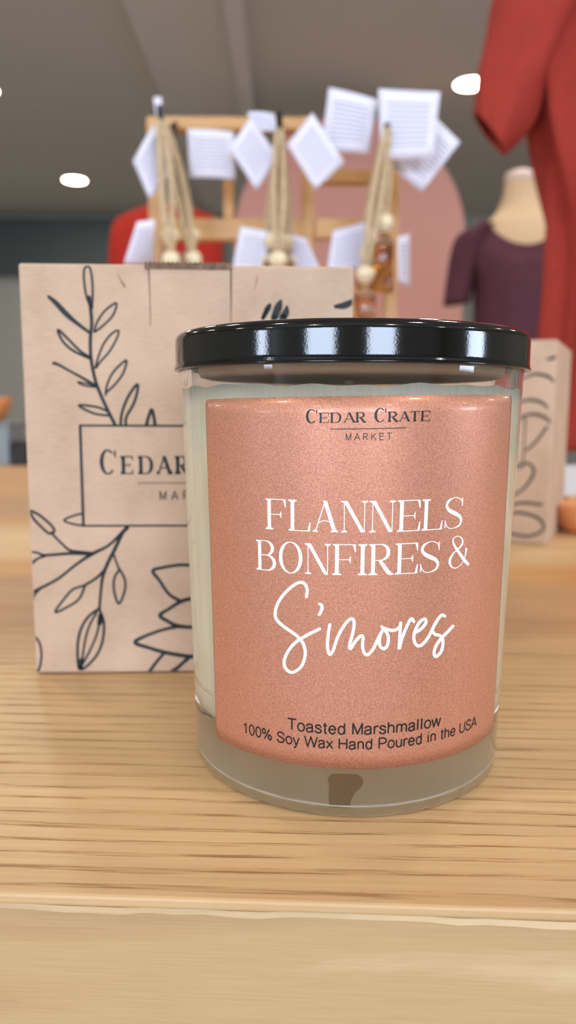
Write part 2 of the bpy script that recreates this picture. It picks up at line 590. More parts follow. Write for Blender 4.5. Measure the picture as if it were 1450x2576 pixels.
XH = .72          # x-height of the plain sans letters
SANS = {
    'T': (.80, [[(0, 1), (.80, 1)], [(.40, 1), (.40, 0)]]), 'M': (.96, [[(.08, 0), (.08, 1), (.48, .06), (.88, 1), (.88, 0)]]),
    'W': (1.24, [[(0, 1), (.30, 0), (.62, .96), (.94, 0), (1.24, 1)]]), 'H': (.90, [[(.08, 0), (.08, 1)], [(.80, 0), (.80, 1)], [(.08, .53), (.80, .53)]]),
    'P': (.82, [[(.08, 0), (.08, 1), (.48, 1)] + arc(.48, .735, .28, .265, 90, -90) + [(.08, .47)]]),
    'R': (.88, [[(.08, 0), (.08, 1), (.48, 1)] + arc(.48, .74, .28, .26, 90, -90) + [(.08, .48)], [(.48, .48), (.82, 0)]]),
    'K': (.84, [[(.08, 0), (.08, 1)], [(.78, 1), (.08, .36)], [(.34, .58), (.82, 0)]]),
    'E': (.78, [[(.74, 1), (.08, 1), (.08, 0), (.76, 0)], [(.08, .53), (.70, .53)]]),
    'U': (.88, [[(.08, 1), (.08, .36)] + arc(.44, .36, .36, .37, 180, 360) + [(.80, 1)]]),
    'A': (.90, [[(0, 0), (.45, 1), (.90, 0)], [(.16, .34), (.74, .34)]]),
    'S': (.84, [cr([(.76, .74), (.68, .93), (.42, 1.0), (.16, .92), (.10, .74), (.22, .59), (.44, .51), (.68, .42), (.77, .26), (.66, .07), (.42, 0), (.16, .06), (.05, .30)], 4)]),
    'o': (.70, [arc(.35, XH / 2, .30, XH / 2, 0, 360, 24)]), '0': (.72, [arc(.36, .5, .29, .5, 0, 360, 24)]), '1': (.72, [[(.14, .74), (.30, .84), (.42, 1), (.42, 0)]]),
    'a': (.70, [cr([(.07, .54), (.14, .67), (.34, .72), (.53, .67), (.57, .52)], 4) + [(.57, .14), (.62, 0)], cr([(.57, .43), (.36, .39), (.13, .33), (.05, .19), (.13, .04), (.28, 0), (.46, .05), (.57, .20)], 4)]),
    's': (.62, [cr([(.53, .52), (.45, .68), (.28, .72), (.10, .65), (.07, .53), (.16, .43), (.32, .37), (.50, .30), (.55, .18), (.47, .04), (.29, 0), (.11, .05), (.04, .20)], 4)]),
    't': (.36, [[(.17, .96), (.17, .14)] + arc(.27, .12, .10, .11, 180, 270, 5) + [(.34, .01)], [(0, XH), (.33, XH)]]),
    'e': (.70, [[(.06, .38), (.63, .38)] + arc(.35, .38, .285, .34, 0, 180) + arc(.35, .36, .29, .36, 180, 335)]),
    'd': (.70, [[(.60, 1), (.60, 0)], arc(.34, XH / 2, .27, XH / 2, 0, 360, 24)]), 'r': (.42, [[(.08, XH), (.08, 0)], cr([(.08, .40), (.14, .62), (.28, .72), (.40, .68)], 4)]),
    'h': (.68, [[(.08, 1), (.08, 0)], [(.08, .42)] + arc(.33, .45, .25, .27, 180, 0) + [(.58, 0)]]), 'n': (.68, [[(.08, XH), (.08, 0)], [(.08, .42)] + arc(.33, .45, .25, .27, 180, 0) + [(.58, 0)]]),
    'm': (1.04, [[(.08, XH), (.08, 0)], [(.08, .44)] + arc(.30, .48, .22, .24, 180, 0) + [(.52, 0)], [(.52, .44)] + arc(.74, .48, .22, .24, 180, 0) + [(.96, 0)]]),
    'l': (.28, [[(.12, 0), (.12, 1)]]), 'i': (.28, [[(.12, 0), (.12, XH)], [(.12, .90), (.12, 1)]]), 'w': (.92, [[(0, XH), (.22, 0), (.46, XH), (.70, 0), (.92, XH)]]),
    'y': (.62, [[(0, XH), (.31, 0)], [(.62, XH), (.28, -.14), (.20, -.26), (.06, -.27)]]), 'x': (.60, [[(0, XH), (.60, 0)], [(.60, XH), (0, 0)]]),
    'u': (.68, [[(.08, XH), (.08, .28)] + arc(.33, .27, .25, .27, 180, 360) + [(.58, XH)], [(.58, .3), (.58, 0)]]),
    '%': (1.12, [arc(.22, .76, .17, .24, 0, 360, 18), arc(.88, .24, .17, .24, 0, 360, 18), [(.26, -.02), (.84, 1.02)]]), ' ': (.36, []),
}


def sans_polys(text, spacing=1.0, w=.14):
    """plain monoline capitals and small letters, baseline 0 and cap height 1"""
    out, x = [], 0
    for ch in text:
        wd, strokes = SANS[ch]
        for st in strokes:
            q = []
            for (a, b), (c, d) in zip(st, st[1:]):
                out.extend(strip([(x + a, b, w), (x + c, d, w)], False))
            for (a, b) in st[1:-1]:
                out.append([(x + a + w / 2 * math.cos(k * math.pi / 4), b + w / 2 * math.sin(k * math.pi / 4)) for k in range(8)])
        x += (wd + .10) * (1 if ch == ' ' else 1) + (spacing - 1)
    return out, x - .10 - (spacing - 1)


def split_poly(poly, step):
    """cut long quads so that they can follow a curved surface"""
    if len(poly) != 4:
        return [poly]
    a, b, c, d = poly
    n = max(1, int(max(math.dist(a, b), math.dist(d, c)) / step))
    lerp = lambda p, q, t: (p[0] + (q[0] - p[0]) * t, p[1] + (q[1] - p[1]) * t)
    if n == 1:
        return [poly]
    return [[lerp(a, b, i / n), lerp(a, b, (i + 1) / n), lerp(d, c, (i + 1) / n), lerp(d, c, i / n)] for i in range(n)]


def polys_mesh(name, polys, fn, m, parent):
    bm = bmesh.new()
    for p in polys:
        try:
            bm.faces.new([bm.verts.new(fn(*q)) for q in p])
        except ValueError:
            pass
    return from_bm(name, bm, m, parent, recalc=False)


# ------------------------------------------------------------------ the display table
SA = -0.0416
T0 = Vector((0, .1209, 0))
table = tag(empty('display_table', T0, SA), 'long light wooden display table carrying the candle, boxes and rack', 'table')
bm = bmesh.new()
bx(bm, -.85, .80, 0, .98, TZ - .0022, TZ, .0006, 2)
from_bm('tabletop', bm, 'top', table)
bm = bmesh.new()                               # ragged veneer edge below the top
rings = []
for i in range(331):
    x = -.85 + .005 * i
    j = random.uniform(-.00025, .00025)
    rings.append([Vector((x, .0003 + j, TZ - .0022)), Vector((x, .0003 + j, TZ - .0034 + j)), Vector((x, .0012, TZ - .0036)), Vector((x, .0012, TZ - .0022))])
loft(bm, rings, True, True)
from_bm('edge_band', bm, 'band', table)
box('apron', 'face', (-.85, .80, .0011, .022, TZ - .11, TZ - .0022), table, .0004)
box('apron', 'face', (-.85, -.83, .022, .97, TZ - .11, TZ - .0022), table)
box('apron', 'face', (.78, .80, .022, .97, TZ - .11, TZ - .0022), table)
box('apron', 'face', (-.83, .78, .955, .975, TZ - .11, TZ - .0022), table)
for x in (-.82, .71):
    for y in (.03, .89):
        box('leg', 'face', (x, x + .06, y, y + .06, 0, TZ - .0022), table, .002)

# ------------------------------------------------------------------ the candle
CX, CY = .01483, .18586
RTOP, RBOT, ZB, ZT = .0408, .03808, .0945, .1029
R0 = .040
candle = tag(empty('jar_candle', (CX, CY, TZ)), 'cream soy candle in a clear glass tumbler with black lid and copper label', 'candle')


def rad(z):
    return RBOT + (RTOP - RBOT) * z / ZB


def csurf(px, py):
    """pixel on the glass -> (arc length, height) on the tumbler"""
    d = ray(px, py)
    z = .05
    for _ in range(12):
        r = rad(z)
        a = d.x ** 2 + d.y ** 2
        b = -2 * (d.x * CX + d.y * CY)
        c = CX * CX + CY * CY - r * r
        t = (-b - math.sqrt(max(b * b - 4 * a * c, 0))) / (2 * a)
        z = CZ + d.z * t - TZ
    p = CAM + d * t
    th = math.atan2(p.x - CX, -(p.y - CY))
    return th * R0, z


def cpt(s, z, off=.0):
    th = s / R0
    r = rad(z) + off
    return Vector((r * math.sin(th), -r * math.cos(th), z))


# glass tumbler: outer wall, rounded foot, thick base, inner wall
WT = .0024
prof = [(0, .0012), (.020, .0011), (.0350, .0006), (.0364, .0000), (.0373, .0002), (.0379, .0009), (.0381, .0020), (rad(.004), .0040), (rad(.005), .005)]
prof += [(rad(z), z) for z in (.012, .03, .05, .07, .09, .0985, .0998)]
prof += [(rad(.1) - .0001, .1003), (RTOP - .0005, .1012), (RTOP - .0012, .1015), (RTOP - WT + .0002, .1009), (rad(.1) - WT, .1000), (rad(.1) - WT, .0990)]
prof += [(rad(z) - WT, z) for z in (.09, .07, .05, .03, .0215, .0205)]
ri = rad(.015) - WT
prof += [(ri - .0002, .0185), (ri - .0010, .0163), (ri - .0026, .0146), (ri - .0048, .0136), (ri - .009, .0130), (ri - .010, .01295), (.015, .0128), (0, .0128)]
bm = bmesh.new()
lathe(bm, prof, 160)
tum = from_bm('glass_tumbler', bm, 'glass', candle, True)
# wax pressed against the inner wall
e = .00006
pw = [(0, .0128 - e), (.015, .0128 - e), (ri - .009, .0130 - e), (ri - .0048 + e, .0136 - e), (ri - .0026 + e, .0146 - e), (ri - .0010 + e, .0163), (ri - .0002 + e, .0185)]
pw += [(rad(z) - WT + e, z) for z in (.0215, .03, .05, .07, .085, .0905)]
bm = bmesh.new()
lathe(bm, pw + [(rad(.09) - WT - .0012, .0897), (.02, .0894), (0, .0892)], 160)
for v in bm.verts:
    if abs(v.co.z - .0905) < 1e-5:
        a = math.atan2(v.co.y, v.co.x)
        v.co.z += .00035 * math.sin(9 * a) * math.sin(4 * a + 1) + .0002 * math.sin(23 * a)
from_bm('wax', bm, 'wax', candle, True)
bm = bmesh.new()
tube(bm, [(0, 0, .088), (0, 0, .0935), (.001, 0, .0975)], .0011, 8)
from_bm('wick', bm, 'bead', candle)
# lid
bm = bmesh.new()
RL = .042
lp = [(0, ZT - .0008), (.030, ZT - .0008), (RL - .0040, ZT - .0006), (RL - .0030, ZT + .0000), (RL - .0016, ZT), (RL - .0007, ZT - .0004), (RL - .0001, ZT - .0011), (RL, ZT - .0020), (RL, ZT - .0023), (RL, ZB + .0020), (RL, ZB + .0016), (RL + .0001, ZB + .0008),
      (RL + .0003, ZB + .0003), (RL + .00025, ZB), (RL - .0006, ZB), (RL - .0008, ZB + .001), (RL - .0008, ZT - .0016), (0, ZT - .0016)]
lathe(bm, lp, 200)
lid = from_bm('lid', bm, 'lid', candle, True)

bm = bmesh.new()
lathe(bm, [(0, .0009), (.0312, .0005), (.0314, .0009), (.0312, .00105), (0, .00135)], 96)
disc = from_bm('added_base_disc', bm, 'base_disc', candle)  # pale disc added under the glass to lighten the base
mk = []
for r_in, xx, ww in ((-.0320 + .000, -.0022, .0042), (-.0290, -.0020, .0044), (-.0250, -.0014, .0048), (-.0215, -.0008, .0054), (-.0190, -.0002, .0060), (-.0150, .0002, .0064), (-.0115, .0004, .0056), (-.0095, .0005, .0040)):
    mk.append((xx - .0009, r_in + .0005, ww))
polys_mesh('painted_reflection', strip(cr(mk, 4), False), lambda x, y: Vector((x, y, .00139 - .0003 * (math.hypot(x, y) / .0312))), 'mark', disc)  # dark reflection in the base, painted as a brown shape on the disc
bm = bmesh.new()
lathe(bm, [(0, .0926), (.0345, .0926), (.0362, .0930), (.0366, .0938), (.0366, ZT - .0014), (0, ZT - .0014)], 120)
from_bm('inner_seal', bm, 'seal', candle, True)

# label sheet with rounded corners, wrapped round the glass
corners = [csurf(518, 1005), csurf(1288, 993), csurf(1240, 1836), csurf(546, 1850)]
(sTL, zTL), (sTR, zTR), (sBR, zBR), (sBL, zBL) = corners
zBL = zBL - .0003
zBC = csurf(905, 1918)[1]
nu, nv = 90, 24
bm = bmesh.new()
grid = []
rc = .0010
Lw = sTR - sTL
for i in range(nu + 1):
    u = i / nu
    if u < .03: u = .03 * (1 - math.cos(i / (nu * .03) * math.pi / 2)) if nu * .03 > 0 else u
    col_ = []
    dx = min(u, 1 - u) * Lw
    inset = rc - math.sqrt(max(rc * rc - (rc - dx) ** 2, 0)) if dx < rc else 0
    for j in range(nv + 1):
        v = j / nv
        st = sTL + (sTR - sTL) * u
        sb = sBL + (sBR - sBL) * u
        zt_ = zTL + (zTR - zTL) * u - inset
        zb_ = zBL + (zBR - zBL) * u + inset
        s = st + (sb - st) * v
        z = zt_ + (zb_ - zt_) * v
        col_.append(bm.verts.new(cpt(s, z, .00012)))
    grid.append(col_)
for i in range(nu):
    for j in range(nv):
        bm.faces.new((grid[i][j], grid[i][j + 1], grid[i + 1][j + 1], grid[i + 1][j]))
lab = from_bm('label', bm, 'label', candle, True)
md = lab.modifiers.new('thick', 'SOLIDIFY')
md.thickness = .00010
md.offset = -1
OFF = .00018


def line_frame(xl, yl, xr, yr, xc, yc, ytop):
    s0, z0 = csurf(xl, yl)
    s1, z1 = csurf(xr, yr)
    sc, zc = csurf(xc, yc)
    cap = csurf(xc, ytop)[1] - zc
    # average slope line, corrected through the centre
    def zz(s):
        t = (s - s0) / (s1 - s0)
        return z0 + (z1 - z0) * t
    shift = (zc - zz(sc)) * .5
    return s0, s1, lambda s: zz(s) + shift, cap


def serif_line(name, items, frame, m, parent, ym, kw):
    s0, s1, zf, cap = frame
    polys = []
    for it in items:
        ch, xl, xr = it[:3]
        k = it[3] if len(it) > 3 else 1.0
        a, b = csurf(xl, ym)[0], csurf(xr, ym)[0]
        W = (b - a) / (cap * k)
        for p in serif_glyph(ch, W, **{q: (w / k if k < 1 else w) for q, w in kw.items()}):
            q = [(a + x * cap * k, zf(a + x * cap * k) + y * cap * k) for x, y in p]
            polys.extend(split_poly(q, .0015))
    return polys_mesh(name, polys, lambda s, z: cpt(s, z, OFF), m, parent)


def sans_line(name, text, frame, m, parent, spacing=1.0, w=.14):
    s0, s1, zf, cap = frame
    F, W = sans_polys(text, spacing, w)
    kx = (s1 - s0) / W
    polys = [[(s0 + x * kx, zf(s0 + x * kx) + y * cap) for x, y in f] for f in F]
    return polys_mesh(name, polys, lambda s, z: cpt(s, z, OFF), m, parent)


def zpx(pts, ox, oy, k):
    return [(ox + p[0] / k, oy + p[1] / k) + tuple(w / k for w in p[2:]) for p in pts]


def px_polys(name, polys, m, parent, step=14):
    out = []
    for p in polys:
        out.extend(split_poly(p, step))
    return polys_mesh(name, out, lambda x, y: cpt(*csurf(x, y), OFF), m, parent)


# CEDAR CRATE / MARKET
bx_ = lambda a: 740 + a / 3.919
items = [('C', bx_(120), bx_(229), 1.33), ('E', bx_(250), bx_(343)), ('D', bx_(360), bx_(468)), ('A', bx_(484), bx_(609)), ('R', bx_(609), bx_(714)),
         ('C', bx_(792), bx_(905), 1.33), ('R', bx_(926), bx_(1030)), ('A', bx_(1030), bx_(1147)), ('T', bx_(1146), bx_(1232)), ('E', bx_(1250), bx_(1336))]
fr = line_frame(770, 1064.5, 1080, 1059, 925, 1062.5, 1036.5)
serif_line('maker_lettering', items, fr, 'black', lab, 1050, dict(sw=.19, hw=.06, t=.06, l=.07))
rule = strip(cr([(831, 1079.3, 2.1), (925, 1078.6, 2.1), (1022, 1076, 2.1)], 8), False)
px_polys('printed_rule', rule, 'black', lab)
sans_line('market_lettering', 'MARKET', line_frame(870, 1107.5, 985, 1105.5, 927, 1107, 1090.5), 'black', lab, 1.42, .12)

# FLANNELS / BONFIRES &
gx = lambda a: 640 + a / 2.589
kw = dict(sw=.125, hw=.028, t=.03, l=.085)
items = [('F', gx(78), gx(207)), ('L', gx(226), gx(364)), ('A', gx(376), gx(554)), ('N', gx(568), gx(738)), ('N', gx(752), gx(918)),
         ('E', gx(933), gx(1078)), ('L', gx(1093), gx(1222)), ('S', gx(1236), gx(1357))]
serif_line('scent_lettering', items, line_frame(670, 1331.5, 1165, 1327, 910, 1338, 1258.5), 'white', lab, 1295, kw)
items = [('B', gx(18), gx(145)), ('O', gx(163), gx(316)), ('N', gx(334), gx(498)), ('F', gx(513), gx(660)), ('I', gx(678), gx(734)),
         ('R', gx(748), gx(910)), ('E', gx(920), gx(1062)), ('S', gx(1077), gx(1208))]
serif_line('scent_lettering', items, line_frame(648, 1434, 1106, 1438.5, 918, 1444.5, 1366.5), 'white', lab, 1400, kw)
amp = stroke(zpx([(1394, 520, 20), (1368, 492, 21), (1335, 445, 20), (1303, 398, 16), (1291, 362, 9), (1303, 340, 6), (1328, 333, 6), (1350, 350, 9),
                  (1353, 378, 12), (1332, 410, 10), (1298, 440, 9), (1274, 480, 16), (1272, 515, 15), (1292, 538, 8), (1320, 536, 6), (1350, 508, 5),
                  (1370, 460, 7), (1378, 410, 14)], 640, 1220, 2.589), 5, 5, False)
px_polys('ampersand_lettering', amp, 'white', lab)
SM = [
    [(278, 122), (284, 75), (268, 28), (235, 14), (190, 30), (120, 90), (65, 165), (42, 240), (52, 295), (105, 348), (180, 400), (232, 447), (262, 500), (268, 570), (240, 650),
     (185, 693), (145, 690), (112, 648), (114, 590), (150, 520), (195, 470), (240, 440), (300, 405), (378, 367)],
    [(378, 178), (393, 190), (394, 220), (375, 257)],
    [(455, 335), (441, 420), (437, 500), (452, 560), (480, 530), (510, 440), (560, 345), (612, 291), (638, 312), (630, 390), (606, 480), (610, 518), (645, 465), (688, 420), (706, 432), (702, 500),
     (716, 550), (742, 562), (782, 520), (820, 440), (852, 378)],
    [(846, 350), (880, 388), (897, 432), (890, 490), (862, 518), (832, 490), (832, 430), (852, 380)],
    [(846, 352), (880, 368), (940, 378), (985, 352)],
    [(990, 322), (984, 420), (979, 520), (1000, 440), (1040, 340), (1070, 290), (1090, 312)],
    [(1098, 398), (1150, 362), (1182, 318), (1172, 292), (1132, 318), (1098, 385), (1090, 440), (1110, 490), (1150, 488), (1200, 430), (1235, 360), (1268, 300), (1300, 263), (1324, 270)],
    [(1232, 385), (1250, 408), (1290, 420), (1310, 460), (1300, 530), (1262, 576), (1243, 556), (1256, 500), (1296, 440), (1340, 395), (1386, 346)],
]
polys = []
for sgm in SM:
    polys += stroke(zpx(sgm, 680, 1460, 3.021), 8.0, 5)
px_polys('script_lettering', polys, 'white', lab)
sans_line('note_lettering', 'Toasted Marshmallow', line_frame(725, 1833, 1107, 1823.5, 905, 1847, 1819.5), 'black', lab)
sans_line('note_lettering', '100% Soy Wax Hand Poured in the USA', line_frame(613, 1841.5, 1197, 1825.5, 905, 1883.5, 1857.5), 'black', lab)

# ------------------------------------------------------------------ cardboard boxes
XA, YA, AN, BW, BH, BD = -.0817, .2336, .0379, .1018, .1290, .100


def bpx(px, py):
    """pixel -> coordinates on the front face of the first box"""
    o = Vector((XA, YA, TZ))
    n = Vector((math.sin(AN), -math.cos(AN), 0))
    d = ray(px, py)
    t = (o - CAM).dot(n) / d.dot(n)
    p = CAM + d * t - o
    return p.x * math.cos(AN) + p.y * math.sin(AN), p.z


bX = lambda a, b: (30 + a / 3.085, 640 + b / 3.085)      # first zoom
bY = lambda a, b: (30 + a / 3.085, 1180 + b / 3.085)     # second zoom


def art(which):
    P = []
    def S(f, pts, w=5.2, n=5):
        q = [bpx(*f(p[0], p[1])) + ((p[2] if len(p) > 2 else w) * .000150,) for p in pts]
        P.extend(strip(cr(q, n)))
    A, B = bX, bY
    # upper sprig
    S(A, [(800, 1320), (740, 1200), (690, 1090), (655, 1000), (630, 900), (612, 780), (610, 640), (620, 540), (612, 430), (600, 330)], 7)
    S(A, [(608, 400), (580, 330), (562, 220), (560, 130), (578, 95), (605, 105), (622, 180), (628, 300), (622, 420)], 4.6)
    S(A, [(285, 328, 6), (340, 375, 10), (420, 460, 11), (500, 530, 8), (600, 605, 6)])
    S(A, [(640, 600), (660, 530), (720, 440), (800, 380), (812, 400), (780, 480), (700, 560), (645, 600)], 4.4)
    S(A, [(605, 800), (520, 740), (430, 650), (365, 588), (362, 610), (400, 680), (480, 750), (600, 805)], 5.4)
    S(A, [(648, 880), (670, 800), (710, 700), (770, 620), (825, 590), (820, 640), (760, 750), (690, 830), (655, 880)], 4.4)
    S(A, [(325, 845, 7), (360, 855, 6), (450, 905, 5), (560, 965, 6), (650, 1020, 7)])
    S(A, [(650, 1022), (590, 1005), (510, 990), (560, 1018), (648, 1030)], 3.6)
    S(A, [(728, 1090), (740, 1010), (790, 910), (880, 825), (888, 850), (860, 930), (800, 1010), (735, 1070)], 4.6)
    S(A, [(745, 1220), (680, 1190), (600, 1175), (520, 1172), (580, 1210), (660, 1240), (755, 1250)], 5.0)
    S(A, [(845, 1320), (855, 1230), (900, 1110), (970, 1010), (975, 1060), (945, 1160), (890, 1260), (885, 1320)], 6)
    S(A, [(1045, 1322), (1065, 1250), (1085, 1205), (1100, 1250), (1112, 1322)], 7)
    # name plate outline, symmetric about the box centre
    x0, y0 = bpx(*A(530, 1328)); x1, y1 = bpx(*B(563, 440))
    def R4(x0, y0, x1, y1, w):
        P.extend(strip([(x0, y0, w), (x1, y1, w)], False))
    xr = BW - x0
    w = .00068
    R4(x0 - w / 2, y0, xr + w / 2, y0, w); R4(x0 - w / 2, y1, xr + w / 2, y1, w); R4(x0, y0, x0, y1, .0009); R4(xr, y0, xr, y1, .0009)
    # lower left
    S(B, [(545, 345), (470, 365), (405, 398), (470, 425), (560, 440)], 4.6)
    S(B, [(895, 455, 9), (830, 520, 7), (740, 600, 6), (620, 660, 8), (500, 740, 6), (360, 850, 6), (220, 925, 6), (155, 955, 5)])
    S(B, [(620, 655, 7), (540, 645, 7), (450, 630, 6), (390, 580), (330, 520), (310, 490)])
    S(B, [(140, 320), (210, 355), (300, 430), (330, 480), (290, 500), (220, 440), (165, 380), (138, 322)], 5.6)
    S(B, [(620, 658, 7), (450, 655, 7), (260, 668, 6), (200, 650, 5), (140, 640, 5)])
    S(B, [(260, 672, 6), (200, 695, 5), (148, 735, 8)])
    S(B, [(220, 925, 6), (180, 970, 5), (160, 1020, 4)])
    S(B, [(860, 490, 8), (800, 620, 8), (740, 740, 8), (705, 840, 7), (690, 960, 6), (680, 1080, 6)])
    S(B, [(790, 660, 5), (810, 720, 4.5), (835, 780, 5)])
    S(B, [(835, 780), (795, 850), (795, 950), (830, 1045), (875, 950), (878, 860), (838, 780)], 5.4)
    S(B, [(715, 790, 7), (650, 850, 6), (560, 905, 6)])
    S(B, [(560, 905), (480, 930), (420, 990), (335, 1110), (430, 1070), (520, 1010), (565, 915)], 5.2)
    S(B, [(680, 1080), (590, 1150), (530, 1260), (510, 1400), (530, 1555), (640, 1470), (700, 1350), (715, 1200), (680, 1090)], 6)
    S(B, [(660, 1110), (600, 1220), (565, 1350), (545, 1500)], 5); S(B, [(690, 1130), (660, 1280), (600, 1420), (545, 1520)], 5)
    S(B, [(690, 1140, 12), (680, 1200, 10)]); S(B, [(530, 1540, 12), (540, 1480, 9)])
    S(B, [(180, 1300), (215, 1350), (230, 1440), (215, 1540), (190, 1565), (178, 1500), (175, 1400), (180, 1300)], 5)
    # flower, then its hidden side behind the jar
    S(B, [(1380, 745, 7), (1290, 745, 7), (1170, 765, 7), (1095, 790, 8), (1150, 870, 7), (1220, 970, 7), (1300, 1020, 8)])
    S(B, [(1480, 990, 8), (1330, 1020, 9), (1220, 1085, 7), (1150, 1135, 9), (1210, 1180, 8), (1300, 1220, 9), (1480, 1230, 8)])
    S(B, [(1300, 1220, 8), (1180, 1245, 7), (1050, 1290, 7), (955, 1345, 9), (1060, 1385, 8), (1200, 1425, 9), (1400, 1455, 9), (1500, 1440, 8)])
    S(B, [(1180, 1430, 7), (1120, 1500, 7), (1060, 1585, 8)]); S(B, [(1370, 1465, 9), (1310, 1520, 8), (1240, 1580, 12)])
    # upper right fronds (pixels of the photo)
    I = lambda a, b: (a, b)
    S(I, [(662, 800, 8), (675, 775, 12), (680, 766, 6)]); S(I, [(690, 800, 14), (701, 772, 16), (707, 757, 6)]); S(I, [(712, 800, 16), (720, 785, 14), (722, 772, 6)])
    S(I, [(662, 800, 8), (672, 775, 6)])
    S(I, [(845, 771, 8), (868, 768, 14), (892, 756, 9)])
    # right half of the drawing
    for k, (u, v) in enumerate(((.093, .106), (.090, .090), (.092, .081))):
        P.extend(strip(cr([(u - .012, v - .001, .0010), (u - .004, v + .002, .0018), (u + .004, v + .0005, .0020), (u + .008, v - .003, .0012)], 5)))
    P.extend(strip(cr([(.086, .060, .0012), (.092, .066, .0016), (.098, .075, .0016)], 5)))
    P.extend(strip(cr([(.080, .050, .0012), (.088, .052, .0016), (.0915, .046, .0018), (.086, .036, .0015), (.078, .030, .0012)], 5)))
    P.extend(strip(cr([(.076, .024, .0015), (.086, .0265, .0019), (.097, .026, .0018)], 5)))
    P.extend(strip(cr([(.074, .018, .0015), (.084, .020, .0019), (.096, .017, .0019), (.099, .010, .0015), (.090, .005, .0018), (.078, .006, .0018)], 5)))
    # clip to the panel
    out = []
    for p in P:
        q = [(min(max(x, .0005), BW - .0005), min(max(z, .0008), BH - .0006)) for x, z in p]
        if any(a == b for a, b in zip(p, q)):
            out.append(q)
    return out


def make_box():
    root = empty('cardboard_box', (0, 0, 0))
    bm = bmesh.new()
    bx(bm, 0, BW, 0, BD, .0004, BH, .0009, 3)
    body = from_bm('box_body', bm, 'kraft', root)
    for x0, x1 in ((.003, .0335), (.0335, BW - .003)):
        pass
    # tuck tab: slightly proud, with slits either side and the fluted board edge on top
    ta, tb = bpx(378, 700)[0], bpx(579, 700)[0]
    tz0 = bpx(480, 822)[1]
    bm = bmesh.new()
    bx(bm, ta, tb, -.0005, .0008, tz0, BH - .0014)
    for v in bm.verts:
        if v.co.z < tz0 + .001 and v.co.y < 0: v.co.y = -.00002
    tab = from_bm('tuck_tab', bm, 'kraft', root)
    bm = bmesh.new()
    rings = []
    n = 64
    for i in range(n + 1):
        x = ta - .0015 + (tb - ta + .0020) * i / n
        k = .00018 * math.sin(i * 1.9)
        rings.append([Vector((x, -.0008 + k, BH - .0015)), Vector((x, .0016, BH - .0015)), Vector((x, .0016, BH + .0007 + k)), Vector((x, -.0008 - k, BH + .0005 + k))])
    loft(bm, rings, True, True)
    from_bm('flute_edge', bm, 'kraftcut', root)
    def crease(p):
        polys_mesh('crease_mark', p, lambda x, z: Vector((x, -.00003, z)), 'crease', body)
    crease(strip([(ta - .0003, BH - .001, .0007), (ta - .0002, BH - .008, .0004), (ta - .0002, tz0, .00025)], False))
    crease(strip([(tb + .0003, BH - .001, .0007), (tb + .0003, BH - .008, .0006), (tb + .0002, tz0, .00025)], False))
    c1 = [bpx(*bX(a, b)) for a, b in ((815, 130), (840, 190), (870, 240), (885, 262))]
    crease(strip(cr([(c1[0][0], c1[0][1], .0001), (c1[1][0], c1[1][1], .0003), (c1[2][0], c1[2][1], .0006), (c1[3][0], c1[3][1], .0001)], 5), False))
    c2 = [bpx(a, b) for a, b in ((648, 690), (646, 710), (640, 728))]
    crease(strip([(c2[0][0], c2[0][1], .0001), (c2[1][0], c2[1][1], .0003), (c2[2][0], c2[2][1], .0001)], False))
    off = lambda x, z: Vector((x, -.00006 - (.0005 * (z - tz0) / (BH - tz0) if ta < x < tb and z > tz0 else 0), z))
    polys_mesh('botanical_print', art(0), off, 'ink', body)
    # lettering on the name plate
    f = lambda x, z: Vector((x, -.00006, z))
    capz = bpx(330, 1147)[1] - bpx(330, 1193)[1]
    base = bpx(330, 1193)[1]
    cx = lambda a: bpx(0 + a / 2.576, 1180)[0]
    P = []
    its = [('C', cx(648), cx(752), 1.33), ('E', cx(783), cx(862), 1), ('D', cx(896), cx(995), 1), ('A', cx(1012), cx(1122), 1), ('R', cx(1135), cx(1232), 1)]
    last = cx(1232)
    u = cx(1300)
    for ch, wd, k in (('C', 104, 1.33), ('R', 97, 1), ('A', 108, 1), ('T', 84, 1), ('E', 80, 1)):
        wdd = cx(648 + wd) - cx(648)
        its.append((ch, u, u + wdd, k))
        u += wdd + .0011
    for ch, a, b, k in its:
        for p in serif_glyph(ch, (b - a) / (capz * k), sw=.19 / max(1, k * .9), hw=.07, t=.07, l=.07):
            P.append([(a + x * capz * k, base + y * capz * k) for x, y in p])
    zr = bpx(400, 1215)[1]
    P += strip([(bpx(346, 1215)[0], zr, .00026), (BW - bpx(346, 1215)[0], zr, .00026)], False)
    Fp, W = sans_polys('MARKET', 1.6, .15)
    x0 = bpx(402, 1257)[0]; z0 = bpx(402, 1257)[1]; h = bpx(402, 1236)[1] - z0
    wtot = (BW - x0) - x0
    P += [[(x0 + x / W * wtot, z0 + y * h) for x, y in q] for q in Fp]
    polys_mesh('maker_lettering', P, f, 'ink', body)
    return root


def copy_tree(o, parent=None):
    c = o.copy()
    COL.objects.link(c)
    c.parent = parent
    for ch in o.children:
        copy_tree(ch, c)
    return c


b1 = make_box()
b2 = copy_tree(b1)
b1.location = (XA, YA, TZ)
b1.rotation_euler = (0, 0, AN)
tag(b1, 'kraft cardboard candle box printed with leaves standing behind left of the candle', 'box', 'printed candle boxes')
A2 = -.44
cor = ground(1377, 1372)
b2.rotation_euler = (0, 0, A2)
b2.location = cor - Vector((math.cos(A2), math.sin(A2), 0)) * BW
b2.location.z = TZ
tag(b2, 'blurred kraft cardboard box with leaf print at the far right behind the candle', 'box', 'printed candle boxes')

# ------------------------------------------------------------------ wooden rack with hanging scent bottles
YR = .80
rk = at(700, 900, YR)
rack = tag(empty('wooden_display_rack', (rk.x, YR, TZ)), 'honey wooden display rack with rails hung with corded scent bottles', 'rack')
RL0 = Vector((rk.x, YR, TZ))


